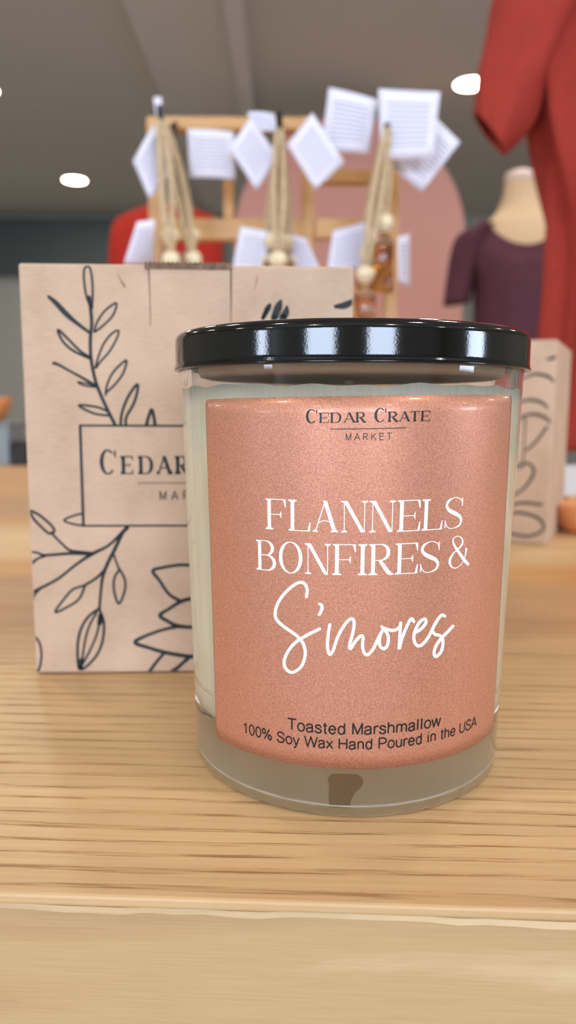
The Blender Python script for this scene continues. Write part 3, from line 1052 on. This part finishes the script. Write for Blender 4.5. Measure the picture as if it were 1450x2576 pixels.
def member(name, pxa, pya, pxb, pyb, Y, dy=.016, m='rackwood'):
    a, b = at(pxa, pya, Y), at(pxb, pyb, Y)
    x0, x1 = sorted((a.x, b.x)); z0, z1 = sorted((a.z, b.z))
    return box(name, m, (x0 - RL0.x, x1 - RL0.x, Y - RL0.y, Y + dy - RL0.y, z0 - TZ, z1 - TZ), rack, .0012)


zfoot = 0.0
def post(px0, px1, pytop, Y, dy=.016):
    a, b = at(px0, pytop, Y), at(px1, pytop, Y)
    return box('post', 'rackwood', (a.x - RL0.x, b.x - RL0.x, Y - RL0.y, Y + dy - RL0.y, 0, a.z - TZ), rack, .0012)


post(368, 404, 292, YR)
post(975, 1008, 425, YR)
member('rail', 404, 292, 760, 326, YR)
post(760, 792, 292, YR)
member('rail', 792, 425, 975, 458, YR)
member('rail', 404, 548, 760, 604, YR, .012)
member('rail', 792, 548, 975, 600, YR, .012)
member('slat', 562, 455, 588, 548, YR + .004, .008)
member('slat', 562, 326, 588, 455, YR + .004, .008)
a = at(368, 300, YR); b = at(1008, 300, YR)
box('base_board', 'rackwood', (a.x - RL0.x - .005, b.x - RL0.x + .005, -.075, .05, 0, .012), rack, .001)
HOOKS = [(432, 352), (705, 366), (952, 392)]
for hx, hy in HOOKS:
    p = at(hx, hy, .765)
    q = at(hx, hy, YR)
    zr_ = at(hx, 320 if hx < 900 else 440, YR).z
    bm = bmesh.new()
    tube(bm, [Vector((q.x, YR + .002, zr_)) - RL0, Vector((p.x, .79, zr_)) - RL0, Vector((p.x, .785, p.z)) - RL0, Vector((p.x, .70, p.z - .001)) - RL0, Vector((p.x, .697, p.z + .006)) - RL0], .0028, 8)
    from_bm('hook', bm, 'blackmetal', rack, True)


def card(name, cs, Y, parent, org, curl=0.0, thick=.0004):
    """card from four pixel corners, slightly curled, its own depth"""
    P4 = [at(c[0], c[1], Y + (c[2] if len(c) > 2 else 0)) - org for c in cs]
    bm = bmesh.new()
    uvl = bm.loops.layers.uv.new('UVMap')
    n = 6
    g = [[None] * (n + 1) for _ in range(n + 1)]
    nr = (P4[1] - P4[0]).cross(P4[3] - P4[0]).normalized()
    for i in range(n + 1):
        for j in range(n + 1):
            u, v = i / n, j / n
            p = P4[0] * (1 - u) * (1 - v) + P4[1] * u * (1 - v) + P4[2] * u * v + P4[3] * (1 - u) * v
            p = p + nr * curl * (u - .5) ** 2
            g[i][j] = (bm.verts.new(p), (u, v))
    for i in range(n):
        for j in range(n):
            q = (g[i][j], g[i + 1][j], g[i + 1][j + 1], g[i][j + 1])
            f = bm.faces.new([k[0] for k in q])
            for lo, k in zip(f.loops, q):
                lo[uvl].uv = k[1]
    o = from_bm(name, bm, 'tag', parent, True, recalc=False)
    md = o.modifiers.new('thick', 'SOLIDIFY')
    md.thickness = thick
    return o


# label, hook index, depth, cap pixel, card corners
DIFF = [
    ('corded scent bottle at the rack left post with an upright curled tag', 0, .722, (428, 592), [(336, 400), (390, 306, .01), (444, 420, .02), (378, 497)], .02),
    ('corded scent bottle on the left hook whose tag lies level to its right', 0, .744, (482, 594), [(470, 322), (588, 330), (592, 450), (476, 445)], .01),
    ('corded scent bottle, lowest at far left, with a bright tag pointing down left', 0, .704, (430, 655), [(345, 558), (390, 552), (385, 668, .02), (312, 665)], 0),
    ('corded scent bottle on the left hook whose narrow tag sticks straight up', 0, .733, (485, 655), [(386, 245), (405, 243), (424, 350), (402, 352)], 0),
    ('corded scent bottle on the middle hook with a finely printed diamond tag leaning left', 1, .722, (690, 604), [(630, 298), (702, 392), (646, 480), (576, 372)], 0),
    ('corded scent bottle on the middle hook with a tag peeking over the top rail', 1, .746, (716, 610), [(622, 280), (690, 284), (700, 330), (640, 330)], .01),
    ('corded scent bottle on the middle hook with a finely printed diamond tag leaning right', 1, .711, (700, 655), [(786, 284), (868, 408), (794, 478), (722, 364)], 0),
    ('corded scent bottle on the middle hook with a low square tag to the left', 1, .733, (676, 662), [(606, 570), (684, 582), (660, 690), (584, 680)], 0),
    ('corded scent bottle on the middle hook with a low bright tag to the right', 1, .757, (728, 660), [(732, 588), (770, 600), (808, 680), (736, 690)], 0),
    ('corded scent bottle on the right hook with a big tag standing up to the left', 2, .722, (940, 600), [(828, 218), (952, 250), (928, 384), (808, 380)], .01),
    ('corded scent bottle on the right hook with the tallest squarish tag beside the ceiling light', 2, .705, (966, 560), [(952, 224), (1108, 232), (1090, 396), (958, 402)], 0),
    ('corded scent bottle on the right hook with a tag pointing to the mannequin', 2, .736, (966, 622), [(1100, 300), (1158, 358), (1062, 482), (984, 420)], 0),
    ('corded scent bottle on the right hook with a low lilac tag to its left', 2, .748, (922, 640), [(838, 582), (925, 556), (922, 672), (822, 690)], 0),
    ('corded scent bottle nearest the candle lid with an edge-on tag to its right', 2, .694, (920, 690), [(1002, 596, -.02), (1030, 588, .03), (1030, 724, .03), (1004, 708, -.02)], 0),
]
for lb, hi, Y, capx, cs, curl in DIFF:
    hp = at(*HOOKS[hi], .765)
    hook = Vector((hp.x, Y, hp.z - .001))
    cp = at(capx[0], capx[1], Y)
    if lb.startswith('corded scent bottle on the right hook with a big'):
        pass
    o = tag(empty('scent_bottle', (cp.x, Y, cp.z)), lb, 'scent bottle', 'corded scent bottles on the rack')
    org = Vector((cp.x, Y, cp.z))
    h = hook - org
    bm = bmesh.new()
    for sx in (-1, 1):
        pts = []
        for i in range(13):
            t = i / 12
            pts.append(Vector((h.x * (1 - t) + sx * (.0016 + .0028 * math.sin(t * math.pi)), sx * .001, h.z * (1 - t) + .006 * t)))
        tube(bm, pts, [.0021 + .0005 * (k % 2) for k in range(13)], 7)
    tube(bm, [(h.x - .0016, 0, h.z), (h.x, 0, h.z + .0022), (h.x + .0016, 0, h.z)], .0016, 7)
    from_bm('cord', bm, 'cord', o, True)
    r = .0088
    bm = bmesh.new()
    lathe(bm, [(0, r * .9)] + [(r * math.sin(R(a)), r * .9 * math.cos(R(a))) for a in range(15, 150, 12)] + [(.0052, -.0085), (0, -.0085)], 24)
    from_bm('wooden_cap', bm, 'bead', o, True)
    bm = bmesh.new()
    lathe(bm, [(0, -.0086), (.0048, -.0086), (.0050, -.0125), (.0082, -.0155), (.0098, -.0185), (.0100, -.040), (.0092, -.0415), (0, -.0418)], 24)
    from_bm('bottle', bm, 'glass', o, True)
    bm = bmesh.new()
    lathe(bm, [(0, -.0200), (.0089, -.0200), (.0091, -.0385), (.0084, -.0400), (0, -.0402)], 24)
    from_bm('scented_oil', bm, 'amber', o, True)
    card('paper_tag', cs, Y - .004, o, org, curl)


# ------------------------------------------------------------------ garments
def fold(a, t, amp, k, ph):
    return 1 + amp * math.sin(k * a + ph + 1.3 * math.sin(2.2 * t)) + amp * .5 * math.sin((k * 2 + 1) * a + ph * 2 + 2 * t)


def garment_body(parent, m, levels, org, amp=.05, k=7, n=72, name='body'):
    """levels: (cx, cy, z, half width, half depth)"""
    bm = bmesh.new()
    rings = []
    lv = cr(levels, 6)
    for q, (cx, cy, z, hw, hd) in enumerate(lv):
        t = q / len(lv) * 3
        rings.append([Vector((cx + hw * fold(2 * math.pi * i / n, t, amp, k, .4) * math.copysign(abs(math.cos(2 * math.pi * i / n)) ** .85, math.cos(2 * math.pi * i / n)),
                              cy + hd * fold(2 * math.pi * i / n, t, amp * 2.2, k, 1) * math.sin(2 * math.pi * i / n), z)) - org for i in range(n)])
    loft(bm, rings)
    o = from_bm(name, bm, m, parent, True)
    md = o.modifiers.new('thick', 'SOLIDIFY'); md.thickness = .002; md.offset = 0
    return o


def sleeve(parent, m, rings_def, org, amp=.05, k=5, n=48):
    """rings_def: (centre, axis A, axis B)"""
    bm = bmesh.new()
    flat = [tuple(c) + tuple(a) + tuple(b) for c, a, b in rings_def]
    rings = []
    for q, v in enumerate(cr(flat, 6)):
        c, a, b = Vector(v[:3]), Vector(v[3:6]), Vector(v[6:9])
        rings.append([c + a * (math.cos(2 * math.pi * i / n) * fold(2 * math.pi * i / n, q * .15, amp, k, .3)) + b * (math.sin(2 * math.pi * i / n) * fold(2 * math.pi * i / n, q * .15, amp, k, 1.1)) - org for i in range(n)])
    loft(bm, rings)
    o = from_bm('sleeve', bm, m, parent, True)
    md = o.modifiers.new('thick', 'SOLIDIFY'); md.thickness = .002; md.offset = 0
    return o


# red T-shirt at the right, hanging from a garment rail
YS = 1.2
P = lambda x, y, Y=YS: at(x, y, Y)
sc_ = P(1640, -230)
org = Vector((P(1640, 0).x, YS, P(1640, 1130).z))
shirt = tag(empty('red_tshirt', org), 'large brick red short-sleeved T-shirt hanging at the right edge', 'shirt')
def lv(xl, y, hd, wr=None):
    a = P(xl, y)
    xr = P(1900, y).x if wr is None else P(wr, y).x
    return ((a.x + xr) / 2, YS, a.z, (xr - a.x) / 2, hd)
garment_body(shirt, 'red', [lv(1600, -330, .03, 1740), lv(1480, -240, .045, 1860), lv(1385, -60, .06), lv(1350, 150, .07), lv(1358, 330, .075), lv(1388, 520, .08), lv(1396, 640, .08), lv(1390, 800, .085), lv(1375, 960, .085), lv(1365, 1130, .09)],
             org, .075, 7)
V = Vector
cuff_c = P(1236, 342, YS - .03)
def sl(px, py, dyy, ax, ay, bx_2, by_2, bY):
    c = P(px, py, YS + dyy)
    k = (YS / F_PX) * 1.06
    dr = ray(px, py) * bY
    return (c, V((ax * k, 0, -ay * k)), V((bx_2 * k + dr.x, dr.y, dr.z - by_2 * k)))
sleeve(shirt, 'red', [sl(1232, 338, -.03, 33, 42, -9, 3, .055), sl(1275, 232, -.02, 62, 52, 0, 0, .06), sl(1330, 60, -.01, 75, 45, 0, 0, .062), sl(1400, -110, 0, 85, 50, 0, 0, .06), sl(1490, -250, 0, 80, 60, 0, 0, .045)], org, .06, 5)
sleeve(shirt, 'red', [sl(2010, 340, 0, 50, -44, 16, 12, .06), sl(1960, 180, 0, 60, -44, 8, 8, .06), sl(1880, 0, 0, 80, -45, 0, 0, .06), sl(1800, -200, 0, 80, -50, 0, 0, .045)], org, .06, 5)
# hanger and rail
hg = P(1670, -330)
hanger = tag(empty('clothes_hanger', hg), 'black hanger holding the large brick red T-shirt', 'hanger')
bm = bmesh.new()
tube(bm, [V((-.13, 0, -.05)), V((-.06, 0, 0)), V((0, 0, .02)), V((.06, 0, 0)), V((.13, 0, -.05))], .005, 10)
from_bm('shoulder_bar', bm, 'blackmetal', hanger, True)
bm = bmesh.new()
tube(bm, [V((0, 0, .018))] + [V((.022 * math.sin(R(t_)), 0, .062 - .022 * math.cos(R(t_)))) for t_ in range(0, 250, 20)], .002, 8)
from_bm('wire_hook', bm, 'chrome', hanger, True)
zr2 = hg.z + .078
rail = tag(empty('garment_rail', (hg.x, YS, 0)), 'floor standing steel garment rail holding the large red T-shirt', 'clothes rail')
for dx in (-.0 + .42, 1.3):
    bm = bmesh.new(); tube(bm, [V((dx, 0, .02)), V((dx, 0, zr2))], .012, 14); from_bm('upright', bm, 'chrome', rail, True)
    bm = bmesh.new(); tube(bm, [V((dx, -.25, .014)), V((dx, .25, .014))], .014, 14); from_bm('foot', bm, 'chrome', rail, True)
bm = bmesh.new(); tube(bm, [V((-.10, 0, zr2)), V((1.32, 0, zr2))], .006, 14); from_bm('top_bar', bm, 'chrome', rail, True)

# plum top on a bust form
YM = 2.7
mc = P(1300, 700, YM)
form = tag(empty('bust_form', (mc.x, YM, 0)), 'beige linen mannequin bust on a stand wearing the plum top', 'mannequin')
fo = Vector((mc.x, YM, 0))
def fl(y, hw, hd, dx=0): return (mc.x + dx - fo.x, 0, P(1300, y, YM).z, hw, hd)
bm = bmesh.new(); n = 48
levels = cr([fl(455, .052, .052), fl(480, .055, .055), fl(505, .062, .06), fl(530, .075, .068), fl(548, .092, .075), fl(570, .118, .085), fl(620, .135, .10), fl(700, .130, .11), fl(820, .125, .10), fl(950, .12, .10), fl(1060, .15, .11)], 5)
loft(bm, [[V((c[0] + c[3] * math.cos(2 * math.pi * i / n), c[1] + c[4] * math.sin(2 * math.pi * i / n), c[2])) for i in range(n)] for c in levels], True, True)
from_bm('torso', bm, 'skin', form, True)
zc_ = P(1300, 455, YM).z
bm = bmesh.new(); lathe(bm, [(0, zc_ - .004), (.054, zc_ - .004), (.056, zc_ + .004), (.05, zc_ + .022), (.03, zc_ + .032), (0, zc_ + .034)], 40)
from_bm('neck_cap', bm, 'cap', form, True)
zb_ = P(1300, 1060, YM).z
bm = bmesh.new(); lathe(bm, [(.014, .02), (.014, zb_ + .01)], 20); from_bm('pole', bm, 'blackmetal', form, True)
bm = bmesh.new(); lathe(bm, [(0, 0), (.17, 0), (.17, .012), (.03, .03), (0, .03)], 40); from_bm('base', bm, 'blackmetal', form, True)
top = tag(empty('plum_top', (mc.x, YM, P(1300, 1000, YM).z)), 'plum scoop-neck top with elbow sleeves on the mannequin bust', 'shirt')
to = top.location.copy()
# shirt body with a scoop neckline
bm = bmesh.new()
n = 72
def neck_z(a):           # a: angle, front is -pi/2
    fr_ = max(0, -math.sin(a))
    side = abs(math.cos(a))
    return P(1300, 548, YM).z - fr_ ** 1.0 * (P(1300, 548, YM).z - P(1300, 630, YM).z)
ringN, rings = [], []
for i in range(n):
    a = 2 * math.pi * i / n
    ringN.append(V((to.x + .112 * math.cos(a), YM + .094 * math.sin(a) - .012, neck_z(a))) - to)
rings.append(ringN)
for k in (.35, .7):
    zz_ = P(1300, 548, YM).z
    rings.append([V((to.x + (.112 + .075 * k) * math.cos(2 * math.pi * i / n), YM + (.094 + .035 * k) * math.sin(2 * math.pi * i / n), neck_z(2 * math.pi * i / n) * (1 - k) + k * P(1300, 585 + 95 * max(0, -math.sin(2 * math.pi * i / n)), YM).z)) - to for i in range(n)])
for q, (y, hw, hd) in enumerate(((625, .176, .130), (680, .152, .138), (740, .142, .140), (820, .140, .135), (900, .146, .135), (1000, .155, .14))):
    rings.append([V((to.x + hw * math.cos(2 * math.pi * i / n), YM + hd * math.sin(2 * math.pi * i / n) * fold(2 * math.pi * i / n, q * .4, .025, 6, 0), P(1300, y + max(0, -math.sin(2 * math.pi * i / n)) * (80, 55, 25, 0, 0, 0)[q], YM).z)) - to for i in range(n)])
loft(bm, rings)
o = from_bm('bodice', bm, 'maroon', top, True)
md = o.modifiers.new('t', 'SOLIDIFY'); md.thickness = .003; md.offset = 0
md = o.modifiers.new('s', 'SUBSURF'); md.levels = 1; md.render_levels = 1
km = YM / F_PX * 1.05
for sgn in (-1, 1):
    def sm(dx, y, rr, dd): 
        c = P(1300, y, YM); return (V((mc.x + sgn * dx * km, YM, c.z)), V((rr * km, 0, -sgn * rr * .15 * km)), V((0, dd, 0)))
    sleeve(top, 'maroon', [sm(80, 572, 34, .06), sm(105, 590, 36, .065), sm(122, 640, 34, .062), sm(130, 700, 32, .058), sm(136, 765, 30, .055)], to, .03, 4)

# red shirt far left, on a stand rail behind the rack
YF = 2.5
o3 = P(390, 600, YF)
rs = tag(empty('red_sweater', (o3.x, YF, P(390, 960, YF).z)), 'bright red sweater hanging far behind the rack and the left box', 'shirt')
og = rs.location.copy()
def rl(xl, xr, y, hd):
    a, b = P(xl, y, YF), P(xr, y, YF)
    return ((a.x + b.x) / 2, YF, a.z, (b.x - a.x) / 2, hd)
garment_body(rs, 'red2', [rl(370, 470, 520, .03), rl(300, 540, 548, .05), rl(278, 556, 590, .07), rl(276, 558, 660, .08), rl(285, 550, 800, .08), rl(285, 550, 960, .08)], og, .02, 7)
h2 = tag(empty('garment_stand', (o3.x, YF, 0)), 'black T-shaped floor stand holding the bright red sweater', 'clothes stand')
zt2 = P(400, 512, YF).z
bm = bmesh.new(); tube(bm, [V((0.02, 0, .02)), V((.02, 0, zt2))], .012, 12); from_bm('pole', bm, 'blackmetal', h2, True)
bm = bmesh.new(); tube(bm, [V((-.12, 0, zt2 - .06)), V((.02, 0, zt2 - .015)), V((.16, 0, zt2 - .06))], .01, 10); from_bm('shoulder_bar', bm, 'blackmetal', h2, True)
bm = bmesh.new(); lathe(bm, [(0, 0), (.16, 0), (.16, .012), (.02, .03), (0, .03)], 30, .02, 0); from_bm('base', bm, 'blackmetal', h2, True)

# dusty pink arched board
YP = 4.2
pc, pr = P(880, 600, YP), (P(1170, 600, YP).x - P(880, 600, YP).x)
arch = bmesh.new()
out = [V((pr * math.cos(R(a)), 0, (P(880, 600, YP).z) + pr * math.sin(R(a)))) for a in range(0, 181, 4)]
out = [V((pr, 0, 0))] + out + [V((-pr, 0, 0))]
f1 = [arch.verts.new(p) for p in out]; f2 = [arch.verts.new(p + V((0, .05, 0))) for p in out]
arch.faces.new(f1); arch.faces.new(f2[::-1])
for i in range(len(out)):
    j = (i + 1) % len(out)
    arch.faces.new((f1[i], f1[j], f2[j], f2[i]))
ao = from_bm('arched_backdrop', arch, 'pink')
ao.location = (pc.x, YP, 0)
tag(ao, 'tall dusty pink arched backdrop board standing behind the rack', 'backdrop')

# small blurred things at the left edge, far back
def block(name, label, cat, px0, px1, py0, py1, Y, dep, m, bev=.01):
    a, b = P(px0, py0, Y), P(px1, py1, Y)
    bm = bmesh.new()
    w, h = abs(b.x - a.x), abs(a.z - b.z)
    bx(bm, -w / 2, w / 2, 0, dep, 0, h, bev, 3)
    o = from_bm(name, bm, m)
    o.location = ((a.x + b.x) / 2, Y, min(a.z, b.z))
    return tag(o, label, cat)


# back counter that the far things stand on
YC = 1.75
a = P(-140, 1182, YC); b = P(68, 1182, YC)
cnt = tag(empty('side_counter', (a.x, YC, 0)), 'low pale counter beyond the left end of the table', 'counter')
zc = P(30, 1176, YC).z
box('counter_body', 'bluegrey', (-.5, b.x - a.x + .12, 0, .6, 0, zc - .03), cnt, .004)
box('counter_top', 'rackwood', (-.52, b.x - a.x + .14, -.02, .62, zc - .03, zc), cnt, .004)


def crate(px0, px1, py0, Y, dep, m, name, label, cat):
    a, b = P(px0, py0, Y), P(px1, py0, Y)
    o = tag(empty(name, ((a.x + b.x) / 2, Y, zc)), label, cat)
    w, h = (b.x - a.x), a.z - zc
    box('body', m, (-w / 2, w / 2, 0, dep, 0, h * .93), o, .004)
    box('rim', m, (-w / 2 - .004, w / 2 + .004, -.004, dep + .004, h * .93, h), o, .003)
    return o


crate(26, 66, 1112, YC + .03, .09, 'darkbox', 'storage_crate', 'small black crate beside the left edge of the cardboard box', 'crate')
crate(-60, 20, 1062, YC + .04, .12, 'bluegrey', 'storage_tub', 'pale blue grey tub at the left edge of the photo', 'tub')
# bowl on tub
pb = P(-22, 1062, YC + .10)
bm = bmesh.new()
lathe(bm, [(0, 0), (.025, 0), (.03, .004), (.045, .03), (.052, .06), (.049, .06), (.042, .03), (.025, .008), (0, .007)], 40)
bo = from_bm('ceramic_bowl', bm, 'orange', None, True)
bo.location = (pb.x, YC + .10, P(-60, 1062, YC + .04).z)
tag(bo, 'round orange ceramic bowl on the pale tub at the left edge', 'bowl')

# small white card and terracotta dish at the right edge, behind the second box
pe = ground(1475, 1262)
cd = tag(empty('price_card', (pe.x, pe.y, TZ)), 'small white price card behind the box at the right edge', 'card')
cdw = .03
hcard = at(1450, 1170, pe.y).z - TZ
box('card', 'trim', (-cdw, cdw, 0, .001, .004, hcard), cd)
box('card_foot', 'rackwood', (-.02, .02, -.006, .008, 0, .006), cd, .001)
pd = ground(1482, 1338)
bm = bmesh.new()
lathe(bm, [(0, 0), (.016, 0), (.020, .003), (.026, .020), (.0235, .020), (.018, .005), (0, .004)], 40)
dish = from_bm('terracotta_dish', bm, 'orange', None, True)
dish.location = (pd.x, pd.y, TZ)
tag(dish, 'small orange dish at the right edge in front of the white card', 'dish')

# ------------------------------------------------------------------ room
X0, X1, Y0, Y1, H = -4.5, 4.5, -3.2, 7.0, 2.75


def structure(o): return tag(o, kind='structure')


structure(box('floor', 'floor', (X0, X1, Y0, Y1, -.05, 0)))
structure(box('ceiling', 'ceil', (X0, X1, Y0, Y1, H, H + .05)))
structure(box('wall_back', 'wall', (X0, X1, Y1, Y1 + .1, 0, H)))


def wall_with_windows(name, axis, pos, lo, hi, wins, z0=1.1, z1=2.0, thick=.1):
    """wall along an axis with rectangular openings"""
    bm = bmesh.new()
    def piece(a, b, za, zb):
        if axis == 'x': bx(bm, a, b, pos - thick, pos, za, zb)
        elif axis == 'y+': bx(bm, pos, pos + thick, a, b, za, zb)
        else: bx(bm, pos - thick, pos, a, b, za, zb)
    cur = lo
    for a, b in wins:
        piece(cur, a, 0, H); piece(a, b, 0, z0); piece(a, b, z1, H); cur = b
    piece(cur, hi, 0, H)
    structure(from_bm(name, bm, 'wall'))


def window(num, axis, pos, a, b, z0=1.1, z1=2.0):
    o = structure(empty('window_%d' % num, (0, 0, 0)))
    def pc_(n, m, a0, b0, za, zb, d0, d1):
        if axis == 'x': e_ = (a0, b0, pos - d1, pos - d0, za, zb)
        elif axis == 'y+': e_ = (pos + d0, pos + d1, a0, b0, za, zb)
        else: e_ = (pos - d1, pos - d0, a0, b0, za, zb)
        return box(n, m, e_, o)
    pc_('pane', 'pane', a, b, z0, z1, .06, .07)
    for (a0, b0, za, zb) in ((a, a + .04, z0, z1), (b - .04, b, z0, z1), (a, b, z0, z0 + .04), (a, b, z1 - .04, z1)):
        pc_('frame', 'trim', a0, b0, za, zb, .02, .05)


WF = [(-2.0, -.75), (.35, 1.45)]
wall_with_windows('wall_front', 'x', Y0, X0, X1, WF)
for i, (a, b) in enumerate(WF): window(i + 1, 'x', Y0, a, b)
WL = [(-2.95, -2.2)]
wall_with_windows('wall_left', 'y-', X0, Y0, Y1, WL)
window(3, 'y-', X0, *WL[0])
WR = [(-1.45, -.35)]
wall_with_windows('wall_right', 'y+', X1, Y0, Y1, WR)
window(4, 'y+', X1, *WR[0])
# ceiling soffit and duct running away from the viewer
structure(box('trim_1', 'ceil2', (-.70, -.25, .5, 6.98, H - .035, H)))
structure(box('trim_2', 'trim', (-.27, -.20, .5, 6.98, H - .085, H)))
# dark header on the back wall, left part
zt_, zbm = P(100, 548, 6.9).z, P(100, 690, 6.9).z
structure(box('trim_3', 'teal', (X0, P(560, 600, 6.9).x, 6.9, 6.99, zbm, min(zt_, H - .001))))

# recessed ceiling lights: visible ones, then an added grid
LIGHTS = [((1185, 211), 'round recessed ceiling light beside the red T-shirt sleeve'), ((188, 453), 'round recessed ceiling light at the left above the box'), ((-46, 225), 'round recessed ceiling light cut by the left edge')]
LAMP_W = 8.5
spots = []
for (lx, ly), lb in LIGHTS:
    d = ray(lx, ly); p = CAM + d * ((H - CZ) / d.z)
    spots.append((p, lb))
for gx_ in (-3.1, -1.1, .9, 2.9):  # unseen lights added to brighten the table top and ceiling
    for gy_, row in ((-1.9, 'front windows'), (-.3, 'viewer'), (1.3, 'table'), (2.7, 'bust form')):
        side = {-3.1: 'far left', -1.1: 'centre left', .9: 'centre right', 2.9: 'far right'}[gx_]
        spots.append((V((gx_, gy_, H)), 'unseen ceiling light added to brighten the room, %s of the row above the %s' % (side, row)))
for p, lb in spots:
    o = tag(empty('ceiling_light', (p.x, p.y, H)), lb, 'ceiling light', 'recessed ceiling lights')
    bm = bmesh.new()
    lathe(bm, [(.082, -.002), (.098, -.004), (.100, -.0005), (.082, -.0005), (.082, -.002)], 40)
    from_bm('trim_ring', bm, 'trim', o, True)
    bm = bmesh.new()
    lathe(bm, [(0, -.0005), (.082, -.0005), (.082, -.003), (0, -.003)], 40)
    from_bm('diffuser', bm, 'bulb', o)
    ld = bpy.data.lights.new('lamp', 'AREA')
    ld.shape = 'DISK'; ld.size = .16; ld.energy = LAMP_W; ld.color = (1, .93, .84)
    lo = bpy.data.objects.new('lamp', ld); COL.objects.link(lo)
    lo.parent = o; lo.location = (0, 0, -.004)

# world: dim grey sky outside
w = bpy.data.worlds.new('world'); SC.world = w
w.use_nodes = True
w.node_tree.nodes['Background'].inputs[0].default_value = (.7, .8, 1, 1)
w.node_tree.nodes['Background'].inputs[1].default_value = .3
